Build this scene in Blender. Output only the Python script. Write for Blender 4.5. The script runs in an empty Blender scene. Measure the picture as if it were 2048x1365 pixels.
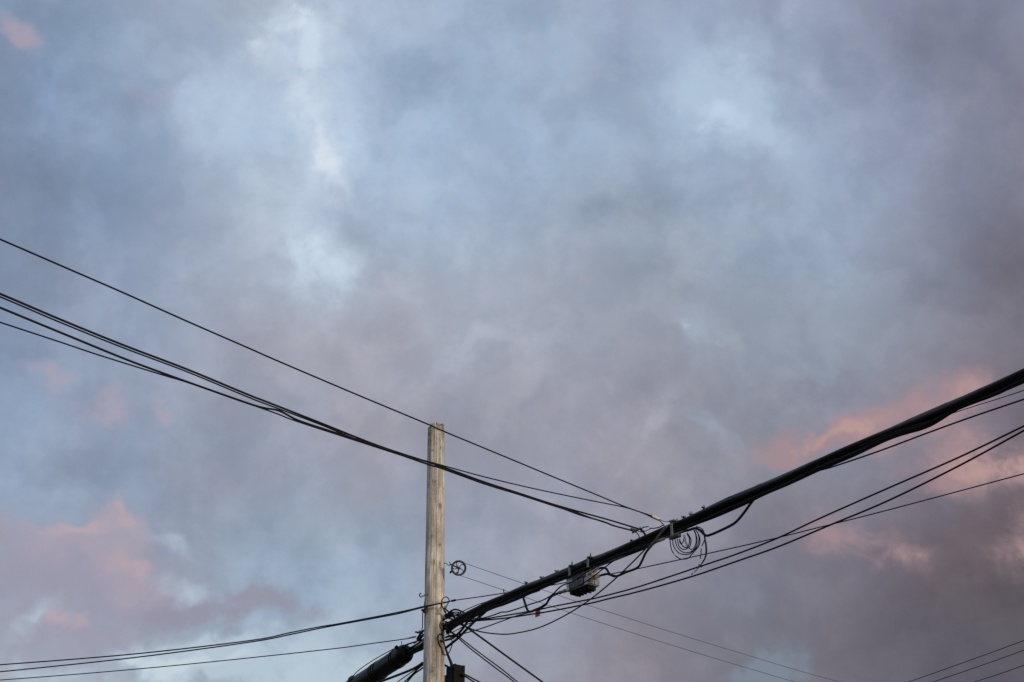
import bpy, bmesh, math, random
from mathutils import Vector, Matrix, noise

random.seed(7)
scene = bpy.context.scene
C = scene.collection

# ------------------------------------------------------------------ camera
RES = 2048.0
FOC = 50.0
F = RES * FOC / 36.0
PITCH = math.radians(29.0)
CAM = Vector((0.0, 0.0, 1.6))
cd = bpy.data.cameras.new("Camera")
cd.lens = FOC
cd.sensor_width = 36.0
cd.sensor_fit = 'HORIZONTAL'
cd.clip_start = 0.05
cd.clip_end = 3000.0
co = bpy.data.objects.new("Camera", cd)
C.objects.link(co)
co.location = CAM
co.rotation_euler = (math.radians(90) + PITCH, 0, 0)
scene.camera = co
CP, SP = math.cos(PITCH), math.sin(PITCH)

def P(px, py, d):
    """point on the sight line through pixel (px, py) of the 2048x1365 photograph, d metres deep"""
    X = (px - 1024.0) / F
    Y = (682.5 - py) / F
    return CAM + Vector((X * d, d * (CP - Y * SP), d * (SP + Y * CP)))

def azel(px, py):
    v = P(px, py, 1.0) - CAM
    v.normalize()
    return math.atan2(v.x, v.y), math.asin(v.z)

# ------------------------------------------------------------------ view
vs = scene.view_settings
scene.display_settings.display_device = 'sRGB'
vs.view_transform = 'Standard'
vs.look = 'None'
vs.exposure = 0.0
vs.gamma = 1.0
vs.use_curve_mapping = False
scene.cycles.use_denoising = False
scene.cycles.max_bounces = 6
scene.cycles.use_adaptive_sampling = True
scene.cycles.adaptive_threshold = 0.004
scene.cycles.use_light_tree = False
scene.cycles.adaptive_min_samples = 8

# ------------------------------------------------------------------ sun
SUN_AZ, SUN_EL = math.radians(140.0), math.radians(7.0)     # behind the camera, to the right
sd = Vector((math.sin(SUN_AZ) * math.cos(SUN_EL), math.cos(SUN_AZ) * math.cos(SUN_EL), math.sin(SUN_EL)))
sl = bpy.data.lights.new("sun", 'SUN')
sl.energy = 1.35
sl.angle = math.radians(12)
sl.color = (1.0, 0.91, 0.82)
so = bpy.data.objects.new("sun", sl)
C.objects.link(so)
so.rotation_euler = sd.to_track_quat('Z', 'Y').to_euler()
so.location = (0, 0, 30)

# ------------------------------------------------------------------ sky
def lin(c):
    o = []
    for v in c:
        v = v / 255.0
        o.append(v / 12.92 if v <= 0.04045 else ((v + 0.055) / 1.055) ** 2.4)
    return o

world = bpy.data.worlds.new("World")
scene.world = world
world.use_nodes = True
wt = world.node_tree
wt.nodes.clear()
nt = bpy.data.node_groups.new("evening_clouds", 'ShaderNodeTree')     # built apart, then used by the world
nt.interface.new_socket("Color", in_out='OUTPUT', socket_type='NodeSocketColor')
N, L = nt.nodes, nt.links

def node(t, **kw):
    n = N.new(t)
    for k, v in kw.items():
        setattr(n, k, v)
    return n

def put(sock, v):
    if hasattr(v, 'is_output') or isinstance(v, bpy.types.NodeSocket):
        L.new(v, sock)
    else:
        sock.default_value = v

def M(op, a, b=None, c=None):
    n = node('ShaderNodeMath', operation=op)
    put(n.inputs[0], a)
    if b is not None: put(n.inputs[1], b)
    if c is not None: put(n.inputs[2], c)
    return n.outputs[0]

def V(op, a, b=None, c=None):
    n = node('ShaderNodeVectorMath', operation=op)
    put(n.inputs[0], a)
    if b is not None: put(n.inputs[1] if op != 'SCALE' else n.inputs['Scale'], b)
    if c is not None: put(n.inputs[2], c)
    return n.outputs['Value'] if op in ('DOT_PRODUCT', 'LENGTH') else n.outputs[0]

def NOISE(vec, scale, detail=5.0, rough=0.55, off=(0, 0, 0), col=False, dist=0.0):
    v = V('ADD', vec, off) if any(off) else vec
    n = node('ShaderNodeTexNoise', noise_dimensions='3D')
    L.new(v, n.inputs['Vector'])
    n.inputs['Scale'].default_value = scale
    n.inputs['Detail'].default_value = detail
    n.inputs['Roughness'].default_value = rough
    n.inputs['Distortion'].default_value = dist
    return n.outputs['Color'] if col else n.outputs['Fac']

def MIXC(fac, a, b):
    n = node('ShaderNodeMix', data_type='RGBA')
    put(n.inputs[0], fac)
    for s, v in ((n.inputs[6], a), (n.inputs[7], b)):
        if isinstance(v, (tuple, list)): s.default_value = (*v[:3], 1.0)
        else: L.new(v, s)
    return n.outputs[2]

def SMOOTH(x, lo, hi, a=0.0, b=1.0):
    n = node('ShaderNodeMapRange', interpolation_type='SMOOTHSTEP')
    put(n.inputs[0], x)
    n.inputs[1].default_value = lo; n.inputs[2].default_value = hi
    n.inputs[3].default_value = a; n.inputs[4].default_value = b
    return n.outputs[0]

tc = node('ShaderNodeTexCoord')
DIR = V('NORMALIZE', tc.outputs['Generated'])
sx = node('ShaderNodeSeparateXYZ'); L.new(DIR, sx.inputs[0])
az = M('ARCTAN2', sx.outputs[0], sx.outputs[1])
el = M('ARCSINE', sx.outputs[2])
cx = node('ShaderNodeCombineXYZ'); L.new(az, cx.inputs[0]); L.new(el, cx.inputs[1])
AE = cx.outputs[0]
HALF = (0.5, 0.5, 0.5)
def warp(base, amps):
    out = base
    for scale, amp, off, det in amps:
        w = V('SUBTRACT', NOISE(DIR, scale, det, 0.55, off, col=True), HALF)
        w = V('MULTIPLY', w, (amp, amp, 0.0))
        out = V('ADD', out, w)
    return out
PA = warp(AE, [(5.0, 0.16, (3.1, 1.7, 9.2), 2.0), (14.0, 0.075, (7.7, 2.2, 4.1), 5.0)])     # soft, for the big masses
PB = warp(AE, [(11.0, 0.05, (1.3, 8.4, 2.6), 3.0), (38.0, 0.036, (5.9, 0.7, 6.6), 6.0)])    # finer, for the puffs

ROT = {}
def rotated(coord, deg):
    """the sky coordinates turned by deg (shared by all clouds that lie at that slant)"""
    deg = int(round(deg / 15.0)) * 15
    if deg == 0: return coord, 0.0
    key = (id(coord), deg)
    if key not in ROT:
        r = math.radians(deg)
        a = V('DOT_PRODUCT', coord, (math.cos(r), math.sin(r), 0))
        b = V('DOT_PRODUCT', coord, (-math.sin(r), math.cos(r), 0))
        n = node('ShaderNodeCombineXYZ'); L.new(a, n.inputs[0]); L.new(b, n.inputs[1])
        ROT[key] = n.outputs[0]
    return ROT[key], math.radians(deg)

def gauss(coord, px, py, rx, ry, rot=0.0):
    a, e = azel(px, py)
    v, r = rotated(coord, -rot)
    ca, ce = a * math.cos(r) + e * math.sin(r), -a * math.sin(r) + e * math.cos(r)
    ix, iy = F / rx * math.cos(e), F / ry
    q = V('MULTIPLY_ADD', v, (ix, iy, 0.0), (-ca * ix, -ce * iy, 0.0))
    d = V('DOT_PRODUCT', q, q)
    return M('POWER', 0.36788, d)

def field(coord, blobs):
    acc = None
    for b in blobs:
        px, py, rx, ry, rot, amp = b
        g = gauss(coord, px, py, rx, ry, rot)
        acc = M('MULTIPLY', g, amp) if acc is None else M('MULTIPLY_ADD', g, amp, acc)
    return acc

# broad colours of the overcast, one per patch of cloud
COLS = [0, 256, 512, 768, 1024, 1280, 1536, 1792, 2048]
GRID = {
    -60:  [(126,150,180),(138,156,184),(172,186,210),(166,184,210),(163,182,210),(152,167,196),(155,169,198),(135,141,168),(126,128,154)],
    228:  [(130,149,181),(139,154,182),(176,193,217),(158,175,204),(163,182,210),(164,183,211),(163,181,209),(141,149,175),(130,132,155)],
    455:  [(132,147,177),(142,155,181),(172,183,203),(168,184,208),(160,175,200),(159,172,193),(157,174,199),(141,147,171),(116,109,123)],
    683:  [(132,149,178),(148,158,182),(160,163,182),(172,175,192),(166,171,188),(160,166,185),(152,163,182),(134,135,153),(101,90,101)],
    910:  [(134,152,180),(141,155,180),(149,157,179),(160,160,178),(158,157,175),(150,150,168),(144,147,164),(136,128,144),(114,98,107)],
    1138: [(148,153,174),(152,156,177),(150,166,190),(148,165,189),(154,159,178),(147,144,160),(126,121,137),(113,106,119),(91,78,86)],
    1420: [(165,174,192),(166,180,197),(174,191,208),(165,181,199),(150,151,168),(136,129,144),(124,125,140),(98,93,103),(80,76,86)],
}
acc = None; wsum = None
for gy, row in GRID.items():
    for gx, c in zip(COLS, row):
        w = gauss(PA, gx, gy, 172, 160)
        c = tuple(lin(c))
        if acc is None:
            acc = V('SCALE', c, w); wsum = w
        else:
            acc = V('ADD', V('SCALE', c, w), acc); wsum = M('ADD', wsum, w)
for gx, gy, rx, ry, c in ((2480,150,330,300,(134,137,159)),(2520,620,340,260,(122,117,132)),(2480,1150,330,300,(108,101,113)),(-430,150,330,300,(134,151,178)),(-430,650,330,260,(136,151,177)),
                          (-430,1180,330,300,(158,165,184)),(500,-420,420,260,(160,176,202)),(1500,-420,420,260,(150,161,188)),(400,1720,420,220,(164,176,193)),(1650,1720,420,220,(108,104,115))):
    w = gauss(PA, gx, gy, rx, ry)
    acc = V('ADD', V('SCALE', tuple(lin(c)), w), acc); wsum = M('ADD', wsum, w)
# the same kind of cloud all round the rest of the sky
pal = node('ShaderNodeValToRGB')
L.new(NOISE(DIR, 2.2, 5.0, 0.5, (2.0, 5.0, 1.0)), pal.inputs[0])
cr = pal.color_ramp
stops = [(0.30, (120,118,138)), (0.42, (142,150,174)), (0.52, (158,168,190)), (0.62, (166,182,206)), (0.74, (188,204,222))]
cr.elements[0].position = stops[0][0]; cr.elements[0].color = (*lin(stops[0][1]), 1)
cr.elements[1].position = stops[-1][0]; cr.elements[1].color = (*lin(stops[-1][1]), 1)
for p, c in stops[1:-1]:
    e_ = cr.elements.new(p); e_.color = (*lin(c), 1)
acc = V('MULTIPLY_ADD', pal.outputs[0], (0.03, 0.03, 0.03), acc)
wsum = M('ADD', wsum, 0.03)
inv = M('DIVIDE', 1.0, wsum)
col = V('SCALE', acc, inv)

# cloud relief: soft billows that lighten towards blue and darken towards mauve
def modulate(col, fac, rgb):
    k = V('ADD', V('SCALE', rgb, fac), (1, 1, 1))
    return V('MULTIPLY', col, k)
col = V('MULTIPLY', col, (1.0, 1.005, 0.965))
m1 = SMOOTH(NOISE(DIR, 6.0, 8.0, 0.56, (4.4, 1.1, 0.3), dist=0.25), 0.40, 0.62, -0.5, 0.5)
col = modulate(col, m1, (0.11, 0.125, 0.13))
m2 = SMOOTH(NOISE(DIR, 15.0, 7.0, 0.58, (0.4, 6.1, 2.3), dist=0.2), 0.42, 0.60, -0.5, 0.5)
col = modulate(col, m2, (0.13, 0.12, 0.10))
m3 = SMOOTH(NOISE(DIR, 37.0, 6.0, 0.6, (3.4, 2.1, 8.3), dist=0.2), 0.40, 0.62, -0.5, 0.5)
col = modulate(col, m3, (0.075, 0.07, 0.06))
n3 = M('SUBTRACT', NOISE(DIR, 12.0, 5.0, 0.55, (8.4, 3.1, 5.3)), 0.5)
col = modulate(col, n3, (0.26, 0.02, -0.10))

fA = NOISE(DIR, 34.0, 7.0, 0.64, (9.1, 3.3, 5.2), dist=0.3)
frag0 = M('SUBTRACT', fA, 0.5)     # torn edges and hollows of the puffs

def layer(col, coord, blobs, c, lo, hi, opacity, k=3.2):
    f = field(coord, blobs)
    m = M('MULTIPLY', SMOOTH(M('MULTIPLY', f, M('MULTIPLY_ADD', frag0, k, 1.0)), lo, hi), opacity)
    return MIXC(m, col, tuple(lin(c)))

# thicker and thinner parts of the cloud deck
deck = field(PB, [(850,160,120,62,0,-0.10),(690,120,44,120,0,0.10),(700,285,44,60,0,0.08),(705,455,70,38,30,-0.10),(800,590,90,44,30,0.08),(960,685,120,34,-15,0.10),(880,745,80,40,-15,0.06),
    (1300,430,250,38,0,-0.10),(1500,455,110,40,0,0.06),(1320,545,90,46,0,-0.07),(900,870,200,60,0,-0.03),(1240,765,100,60,0,-0.06),(1330,800,100,26,-45,0.07),(1290,890,90,22,-45,0.07),(1375,990,60,14,-45,0.05),
    (200,230,120,44,0,0.05),(110,110,70,34,0,0.05),(190,400,150,56,0,-0.07),(400,180,110,34,-30,0.10),(60,320,80,50,0,-0.06),(70,965,120,24,0,0.07),(60,840,60,60,0,0.06),(190,930,120,40,0,-0.08),
    (570,1090,120,36,0,-0.09),(335,1090,90,22,15,0.08),(700,1080,60,22,0,0.06),(1590,40,40,40,0,0.06),(1605,120,34,60,0,0.06),(1545,80,18,60,0,-0.06),(1850,90,120,80,0,-0.06),(1690,470,140,54,-15,0.05),
    (1900,560,150,60,-15,-0.09),(1240,120,60,56,0,-0.06),(470,150,46,26,0,-0.07),(340,140,70,16,-15,-0.05),(120,1180,60,24,0,-0.06),(860,1000,120,60,0,-0.03),(1560,640,60,60,0,0.05)])
deck = M('MULTIPLY', deck, M('MULTIPLY_ADD', frag0, 2.2, 1.25))
col = modulate(col, deck, (1.15, 1.1, 1.0))
# mauve-grey masses
col = layer(col, PB, [(150,1130,170,70,0,0.7),(280,1180,110,60,0,0.7),(120,1280,140,44,0,0.7),(20,1140,110,80,0,0.5),(230,1320,80,46,0,0.5),(480,650,190,54,15,0.45),(420,955,170,50,0,0.4)],
            (157,152,171), 0.0, 1.0, 0.75, 2.0)
col = layer(col, PB, [(430,1212,75,26,-14,0.9),(520,1192,64,28,-10,0.85),(605,1208,60,30,0,0.75),(320,1225,70,30,0,0.6),
                      (330,1352,30,16,0,0.7),(395,1345,34,14,-20,0.8)], (148,146,164), 0.1, 1.1, 0.85)
col = layer(col, PB, [(1580,770,70,70,0,0.6),(1700,795,95,48,0,0.7),(1480,870,50,46,0,0.45),(1990,870,60,34,-20,0.7),(1920,1010,110,50,-15,0.6),
                      (1700,1060,60,28,-10,0.6),(1720,1150,70,34,0,0.5)], (121,121,139), 0.1, 1.2, 0.6, 2.4)
# bright breaks
col = layer(col, PB, [(640,310,64,110,8,0.7),(612,140,84,150,0,0.75),(545,80,110,66,-20,0.55),(600,490,120,100,25,0.65),(670,570,76,70,0,0.45),(590,10,90,46,20,0.5),(450,190,110,50,-30,0.25)],
            (193,208,226), 0.0, 1.25, 0.85, 2.6)
col = layer(col, PB, [(608,165,30,90,0,0.85),(602,70,28,60,0,0.6),(634,250,34,54,0,0.62),(650,328,50,60,0,0.85),(700,400,40,24,30,0.35),(615,500,60,60,30,0.6),(668,560,44,46,0,0.45),(575,40,60,44,20,0.6)],
            (205,221,237), 0.08, 1.25, 0.8, 3.4)
col = layer(col, PB, [(652,332,34,40,0,1.1),(606,190,18,60,0,0.35),(636,268,14,26,0,0.4),(628,488,30,34,30,0.45),(590,14,36,20,15,0.95),(574,54,20,18,0,0.75),(515,84,46,20,-15,0.6)],
            (221,228,238), 0.2, 1.1, 0.75, 3.4)
col = layer(col, PB, [(1440,225,110,90,15,0.9),(1450,110,110,100,0,0.5),(1540,285,60,36,30,0.45),(1395,655,90,40,30,0.35),(1450,860,110,24,45,0.3)],
            (183,203,224), 0.0, 1.0, 0.75, 2.2)
col = layer(col, PB, [(1440,238,56,46,0,0.85),(1475,130,30,40,0,0.4),(1372,650,30,16,30,0.4),(1440,678,18,11,0,0.42)], (197,216,234), 0.2, 0.95, 0.75, 2.6)
col = layer(col, PB, [(340,1326,130,32,-8,1.0),(370,1347,80,22,0,0.8),(470,1290,150,36,-10,0.8),(570,1332,170,46,0,0.8),(62,1245,56,30,-30,0.6),(60,1352,90,26,0,0.6),
                      (350,1088,70,20,15,0.4),(350,1155,80,34,15,0.35),(720,1310,120,60,0,0.6),(390,1180,60,22,0,0.3)],
            (185,202,216), 0.1, 0.95, 0.8, 2.8)
col = layer(col, PB, [(355,1335,60,24,0,1.0),(290,1345,50,16,0,0.7),(500,1300,90,20,-15,0.5),(70,1250,24,14,-30,0.5)], (206,219,226), 0.25, 0.95, 0.7, 2.8)
col = layer(col, PB, [(1560,1335,60,44,-30,0.9),(1500,1364,60,20,0,0.8)], (126,139,154), 0.15, 0.9, 0.75)
# small pale puffs in the middle of the deck
col = layer(col, PB, [(800,588,46,20,30,0.75),(745,560,40,26,0,0.4),(960,690,84,24,-15,0.75),(870,742,60,24,-15,0.55),(1062,690,26,44,0,0.45),(1335,800,80,24,-45,0.4),(1290,885,76,24,-45,0.35),(1215,800,28,12,45,0.5),
                      (1395,985,50,14,-45,0.3),(640,1120,60,12,0,0.4),(700,1075,40,16,0,0.5),(830,400,50,22,45,0.45),(790,310,22,40,-30,0.4),(905,300,26,40,-15,0.35)],
            (178,184,201), 0.2, 0.95, 0.6, 2.8)
# pink, sunset-lit puffs on the left
col = layer(col, PB, [(165,1068,115,32,0,0.85),(80,1092,90,36,0,0.32),(240,1020,44,34,40,0.8),(268,1078,44,40,30,0.6),(235,1142,70,50,15,0.6),
                      (290,1165,54,46,0,0.55),(8,1355,28,20,0,0.6),(140,1245,66,32,0,0.5),(30,1130,80,50,0,0.15)],
            (171,160,174), 0.10, 1.0, 0.66, 3.2)
col = layer(col, PB, [(150,1056,80,16,0,0.85),(205,1050,30,14,0,0.5),(238,1016,32,20,40,0.75),(262,1050,16,30,0,0.4),(280,1128,34,20,-15,0.65),(230,1120,30,18,0,0.5),(128,1246,42,22,-15,0.95),(176,1262,24,16,0,0.6),(322,1180,16,24,0,0.4)],
            (194,168,173), 0.20, 1.1, 0.56, 3.4)
col = layer(col, PB, [(36,62,66,36,0,0.75),(95,738,50,26,0,0.75),(230,800,46,38,-30,0.75),(338,800,30,24,30,0.7),(165,805,70,32,0,0.45),(280,176,90,20,0,0.36),(345,155,44,16,-30,0.28),
                      (1186,588,22,18,0,0.5)],
            (175,162,178), 0.15, 0.95, 0.75, 2.8)
# salmon bank on the right
col = layer(col, PB, [(1665,868,120,38,0,0.9),(1550,902,80,32,-15,0.6),(1800,838,110,42,-15,0.85),(1905,800,70,36,-15,0.8),(1930,895,76,46,-15,0.55),
                      (1950,942,120,46,0,0.85),(2040,930,70,44,0,0.7),(1770,1115,110,44,15,0.5),(1690,1070,90,40,15,0.4),(2045,1090,80,60,0,0.65),(1170,1362,34,14,0,0.5),(1640,1100,70,30,15,0.3)],
            (167,139,144), 0.10, 1.0, 0.80, 3.4)
col = layer(col, PB, [(1690,862,76,20,0,0.85),(1610,880,40,16,0,0.5),(1830,820,60,16,-15,0.45),(1925,785,30,20,0,0.45),(1960,937,80,28,0,0.8),(2040,927,50,24,0,0.7),(1945,885,24,36,0,0.4),(2045,1095,50,34,0,0.45),(1790,1118,50,20,15,0.4)],
            (193,157,149), 0.20, 1.05, 0.72, 3.6)

go = node('NodeGroupOutput'); L.new(col, go.inputs[0])
N, L = wt.nodes, wt.links
clouds = node('ShaderNodeGroup'); clouds.node_tree = nt
tcw = node('ShaderNodeTexCoord')
sky = node('ShaderNodeTexSky', sky_type='NISHITA')
sky.sun_disc = False
sky.sun_elevation = SUN_EL
sky.sun_rotation = SUN_AZ
sky.altitude = 50
sky.air_density = 1.2
sky.dust_density = 2.0
bg_clear = node('ShaderNodeBackground'); L.new(sky.outputs[0], bg_clear.inputs[0]); bg_clear.inputs[1].default_value = 0.15
bg_cloud = node('ShaderNodeBackground'); L.new(clouds.outputs[0], bg_cloud.inputs[0]); bg_cloud.inputs[1].default_value = 1.0
# the overcast thins towards the western horizon where the sun goes down
west = V('DOT_PRODUCT', V('NORMALIZE', tcw.outputs['Generated']), tuple(sd))
cover = SMOOTH(west, 0.15, 0.95, 0.97, 0.25)
mx = node('ShaderNodeMixShader')
L.new(cover, mx.inputs[0]); L.new(bg_clear.outputs[0], mx.inputs[1]); L.new(bg_cloud.outputs[0], mx.inputs[2])
out = node('ShaderNodeOutputWorld'); L.new(mx.outputs[0], out.inputs[0])
world.cycles.sampling_method = 'MANUAL'
world.cycles.sample_map_resolution = 512

# ================================================================== materials
def mat(name, build):
    m = bpy.data.materials.new(name)
    m.use_nodes = True
    t = m.node_tree
    b = t.nodes['Principled BSDF']
    build(t, b)
    return m

def tnoise(t, coord, scale, detail=4.0, rough=0.55, stretch=None):
    v = coord
    if stretch:
        mp = t.nodes.new('ShaderNodeMapping'); t.links.new(v, mp.inputs[0]); mp.inputs['Scale'].default_value = stretch; v = mp.outputs[0]
    n = t.nodes.new('ShaderNodeTexNoise'); t.links.new(v, n.inputs['Vector'])
    n.inputs['Scale'].default_value = scale; n.inputs['Detail'].default_value = detail; n.inputs['Roughness'].default_value = rough
    return n.outputs['Fac']

def tramp(t, fac, stops):
    r = t.nodes.new('ShaderNodeValToRGB'); t.links.new(fac, r.inputs[0])
    e = r.color_ramp.elements
    e[0].position, e[0].color = stops[0][0], (*stops[0][1], 1)
    e[1].position, e[1].color = stops[-1][0], (*stops[-1][1], 1)
    for p, c in stops[1:-1]:
        k = e.new(p); k.color = (*c, 1)
    return r.outputs[0]

def tmix(t, fac, a, b):
    n = t.nodes.new('ShaderNodeMix'); n.data_type = 'RGBA'
    if isinstance(fac, float): n.inputs[0].default_value = fac
    else: t.links.new(fac, n.inputs[0])
    for s, v in ((n.inputs[6], a), (n.inputs[7], b)):
        if isinstance(v, tuple): s.default_value = (*v, 1)
        else: t.links.new(v, s)
    return n.outputs[2]

def tbump(t, b, h, strength, dist):
    n = t.nodes.new('ShaderNodeBump'); t.links.new(h, n.inputs['Height'])
    n.inputs['Strength'].default_value = strength; n.inputs['Distance'].default_value = dist
    t.links.new(n.outputs[0], b.inputs['Normal'])

def speckled(name, c0, c1, rough, scale=30.0, metal=0.0, bump=0.0, spec=0.5):
    def f(t, b):
        tc = t.nodes.new('ShaderNodeTexCoord')
        n = tnoise(t, tc.outputs['Object'], scale, 5.0, 0.6)
        t.links.new(tramp(t, n, [(0.3, c0), (0.7, c1)]), b.inputs['Base Color'])
        b.inputs['Roughness'].default_value = rough
        b.inputs['Metallic'].default_value = metal
        b.inputs['Specular IOR Level'].default_value = spec
        if bump: tbump(t, b, n, bump, 0.01)
    return mat(name, f)

def wood(t, b):
    tc = t.nodes.new('ShaderNodeTexCoord')
    ob = tc.outputs['Object']
    grain = tnoise(t, ob, 34.0, 5.0, 0.6, (1, 1, 0.045))
    fine = tnoise(t, ob, 95.0, 3.0, 0.55, (1, 1, 0.05))
    blot = tnoise(t, ob, 8.0, 5.0, 0.65, (1, 1, 0.3))
    c = tramp(t, grain, [(0.30, (0.23, 0.22, 0.21)), (0.42, (0.49, 0.48, 0.465)), (0.55, (0.66, 0.65, 0.63)), (0.72, (0.76, 0.75, 0.73))])
    c = tmix(t, tramp(t, fine, [(0.34, (0.6, 0.6, 0.6)), (0.47, (0, 0, 0))]), c, (0.20, 0.17, 0.145))
    c = tmix(t, tramp(t, blot, [(0.45, (0, 0, 0)), (0.60, (0.85, 0.85, 0.85))]), c, (0.31, 0.295, 0.275))
    # tan sapwood streak where the skin has worn off, plus warm light painted at right
    tan = t.nodes.new('ShaderNodeAttribute'); tan.attribute_name = 'tan'
    c = tmix(t, tan.outputs['Fac'], c, (0.50, 0.33, 0.17))
    kn = t.nodes.new('ShaderNodeAttribute'); kn.attribute_name = 'knot_crack'
    c = tmix(t, kn.outputs['Fac'], c, (0.10, 0.075, 0.06))
    li = t.nodes.new('ShaderNodeAttribute'); li.attribute_name = 'lichen'
    lm = t.nodes.new('ShaderNodeMath'); lm.operation = 'MULTIPLY'
    t.links.new(li.outputs['Fac'], lm.inputs[0])
    t.links.new(tramp(t, tnoise(t, ob, 26.0, 5.0, 0.65, (1, 1, 0.4)), [(0.42, (0, 0, 0)), (0.56, (1, 1, 1))]), lm.inputs[1])
    c = tmix(t, lm.outputs[0], c, (0.15, 0.165, 0.105))
    t.links.new(c, b.inputs['Base Color'])
    b.inputs['Roughness'].default_value = 0.9
    b.inputs['Specular IOR Level'].default_value = 0.2
    tbump(t, b, grain, 0.35, 0.003)
WOOD = mat('weathered_wood', wood)
BLACK = speckled('black_jacket', (0.004, 0.0045, 0.0055), (0.010, 0.011, 0.013), 0.45, 22.0, spec=0.25)
SHEATH = speckled('dusty_black_sheath', (0.004, 0.005, 0.006), (0.012, 0.014, 0.017), 0.34, 9.0, spec=0.33)
RUBBER = speckled('matt_black_casing', (0.003, 0.003, 0.0034), (0.006, 0.006, 0.007), 0.32, 16.0, spec=0.13)
STEEL = speckled('galvanised_steel', (0.13, 0.15, 0.155), (0.26, 0.285, 0.29), 0.55, 40.0, 0.4)
DSTEEL = speckled('dull_dark_steel', (0.035, 0.035, 0.035), (0.085, 0.085, 0.08), 0.6, 60.0, 0.3)
ALU = speckled('cast_aluminium', (0.40, 0.45, 0.49), (0.56, 0.61, 0.65), 0.5, 12.0, 0.2)
ALU_D = speckled('grimy_cast_aluminium', (0.14, 0.145, 0.145), (0.36, 0.365, 0.36), 0.65, 14.0, 0.15)
TAPE = speckled('grey_shrink_tube', (0.05, 0.05, 0.045), (0.15, 0.145, 0.13), 0.7, 70.0)
RUST = speckled('rusty_iron', (0.03, 0.017, 0.013), (0.10, 0.05, 0.035), 0.85, 120.0)
IRON = speckled('pulley_iron', (0.018, 0.018, 0.016), (0.05, 0.05, 0.045), 0.6, 90.0, 0.2)
CERAM = speckled('cream_plastic', (0.55, 0.50, 0.36), (0.68, 0.63, 0.48), 0.45, 60.0)
ORANGE = speckled('faded_orange_plastic', (0.26, 0.075, 0.05), (0.36, 0.12, 0.085), 0.6, 60.0)
ROPE = speckled('plastic_coated_line', (0.03, 0.03, 0.035), (0.06, 0.06, 0.065), 0.5, 60.0)
GROUND = speckled('dry_grass_and_grit', (0.07, 0.075, 0.04), (0.17, 0.155, 0.11), 0.95, 0.7)

# ================================================================== mesh helpers
def obj(name, me, m, parent=None):
    o = bpy.data.objects.new(name, me)
    if m is not None and not me.materials: me.materials.append(m)
    C.objects.link(o)
    if parent is not None: o.parent = parent
    return o

def from_bm(name, bm, m, parent=None, smooth=True):
    me = bpy.data.meshes.new(name)
    bm.to_mesh(me); bm.free()
    if smooth:
        for p in me.polygons: p.use_smooth = True
    return obj(name, me, m, parent)

def tag(o, label, cat, group=None, kind=None):
    o['label'] = label; o['category'] = cat
    if group: o['group'] = group
    if kind: o['kind'] = kind
    return o

def thing(name, label, cat, loc=(0, 0, 0), group=None):
    o = bpy.data.objects.new(name, None)
    o.empty_display_size = 0.1
    C.objects.link(o); o.location = loc
    return tag(o, label, cat, group)

def catmull(pts, step=6):
    if len(pts) < 3: return pts
    out = []
    q = [pts[0] * 2 - pts[1]] + pts + [pts[-1] * 2 - pts[-2]]
    for i in range(1, len(q) - 2):
        p0, p1, p2, p3 = q[i-1], q[i], q[i+1], q[i+2]
        for k in range(step):
            u = k / step
            out.append(0.5 * ((2*p1) + (p2-p0)*u + (2*p0-5*p1+4*p2-p3)*u*u + (3*p1-p0-3*p2+p3)*u**3))
    out.append(pts[-1])
    return out

def tube_bm(bm, pts, r, seg=8, closed=False):
    n = len(pts)
    rad = r if callable(r) else (lambda t: r)
    tang = []
    for i in range(n):
        a, b = (pts[(i-1) % n], pts[(i+1) % n]) if closed else (pts[max(i-1, 0)], pts[min(i+1, n-1)])
        t = (b - a)
        tang.append(t.normalized() if t.length > 1e-9 else Vector((1, 0, 0)))
    ref = Vector((0, 0, 1)) if abs(tang[0].z) < 0.9 else Vector((1, 0, 0))
    nv = (ref - tang[0] * ref.dot(tang[0])).normalized()
    rings = []
    for i in range(n):
        nv = (nv - tang[i] * nv.dot(tang[i]))
        nv = nv.normalized() if nv.length > 1e-9 else tang[i].orthogonal().normalized()
        bv = tang[i].cross(nv)
        ri = rad(i / max(n-1, 1))
        rings.append([bm.verts.new(pts[i] + (nv * math.cos(2*math.pi*k/seg) + bv * math.sin(2*math.pi*k/seg)) * ri) for k in range(seg)])
    m = n if closed else n - 1
    for i in range(m):
        a, b = rings[i], rings[(i+1) % n]
        for k in range(seg):
            bm.faces.new((a[k], a[(k+1) % seg], b[(k+1) % seg], b[k]))
    if not closed:
        bm.faces.new(list(reversed(rings[0]))); bm.faces.new(rings[-1])

def tube(name, pts, r, m, parent=None, seg=8, closed=False, smooth_step=6):
    o0 = parent.location.copy() if parent is not None else pts[0].copy()
    q = catmull(list(pts), smooth_step) if not closed and smooth_step > 1 else list(pts)
    bm = bmesh.new()
    tube_bm(bm, [p - o0 for p in q], r, seg, closed)
    o = from_bm(name, bm, m, parent)
    if parent is None: o.location = o0
    return o

def pix(pts, d0, d1):
    """pixel polyline -> 3-D polyline whose depth runs from d0 to d1 the way a straight span does"""
    cum = [0.0]
    for a, b in zip(pts, pts[1:]): cum.append(cum[-1] + math.hypot(b[0]-a[0], b[1]-a[1]))
    tot = cum[-1] or 1.0
    return [P(p[0], p[1], 1.0 / ((1/d0) * (1 - c/tot) + (1/d1) * c/tot)) for p, c in zip(pts, cum)]

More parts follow.
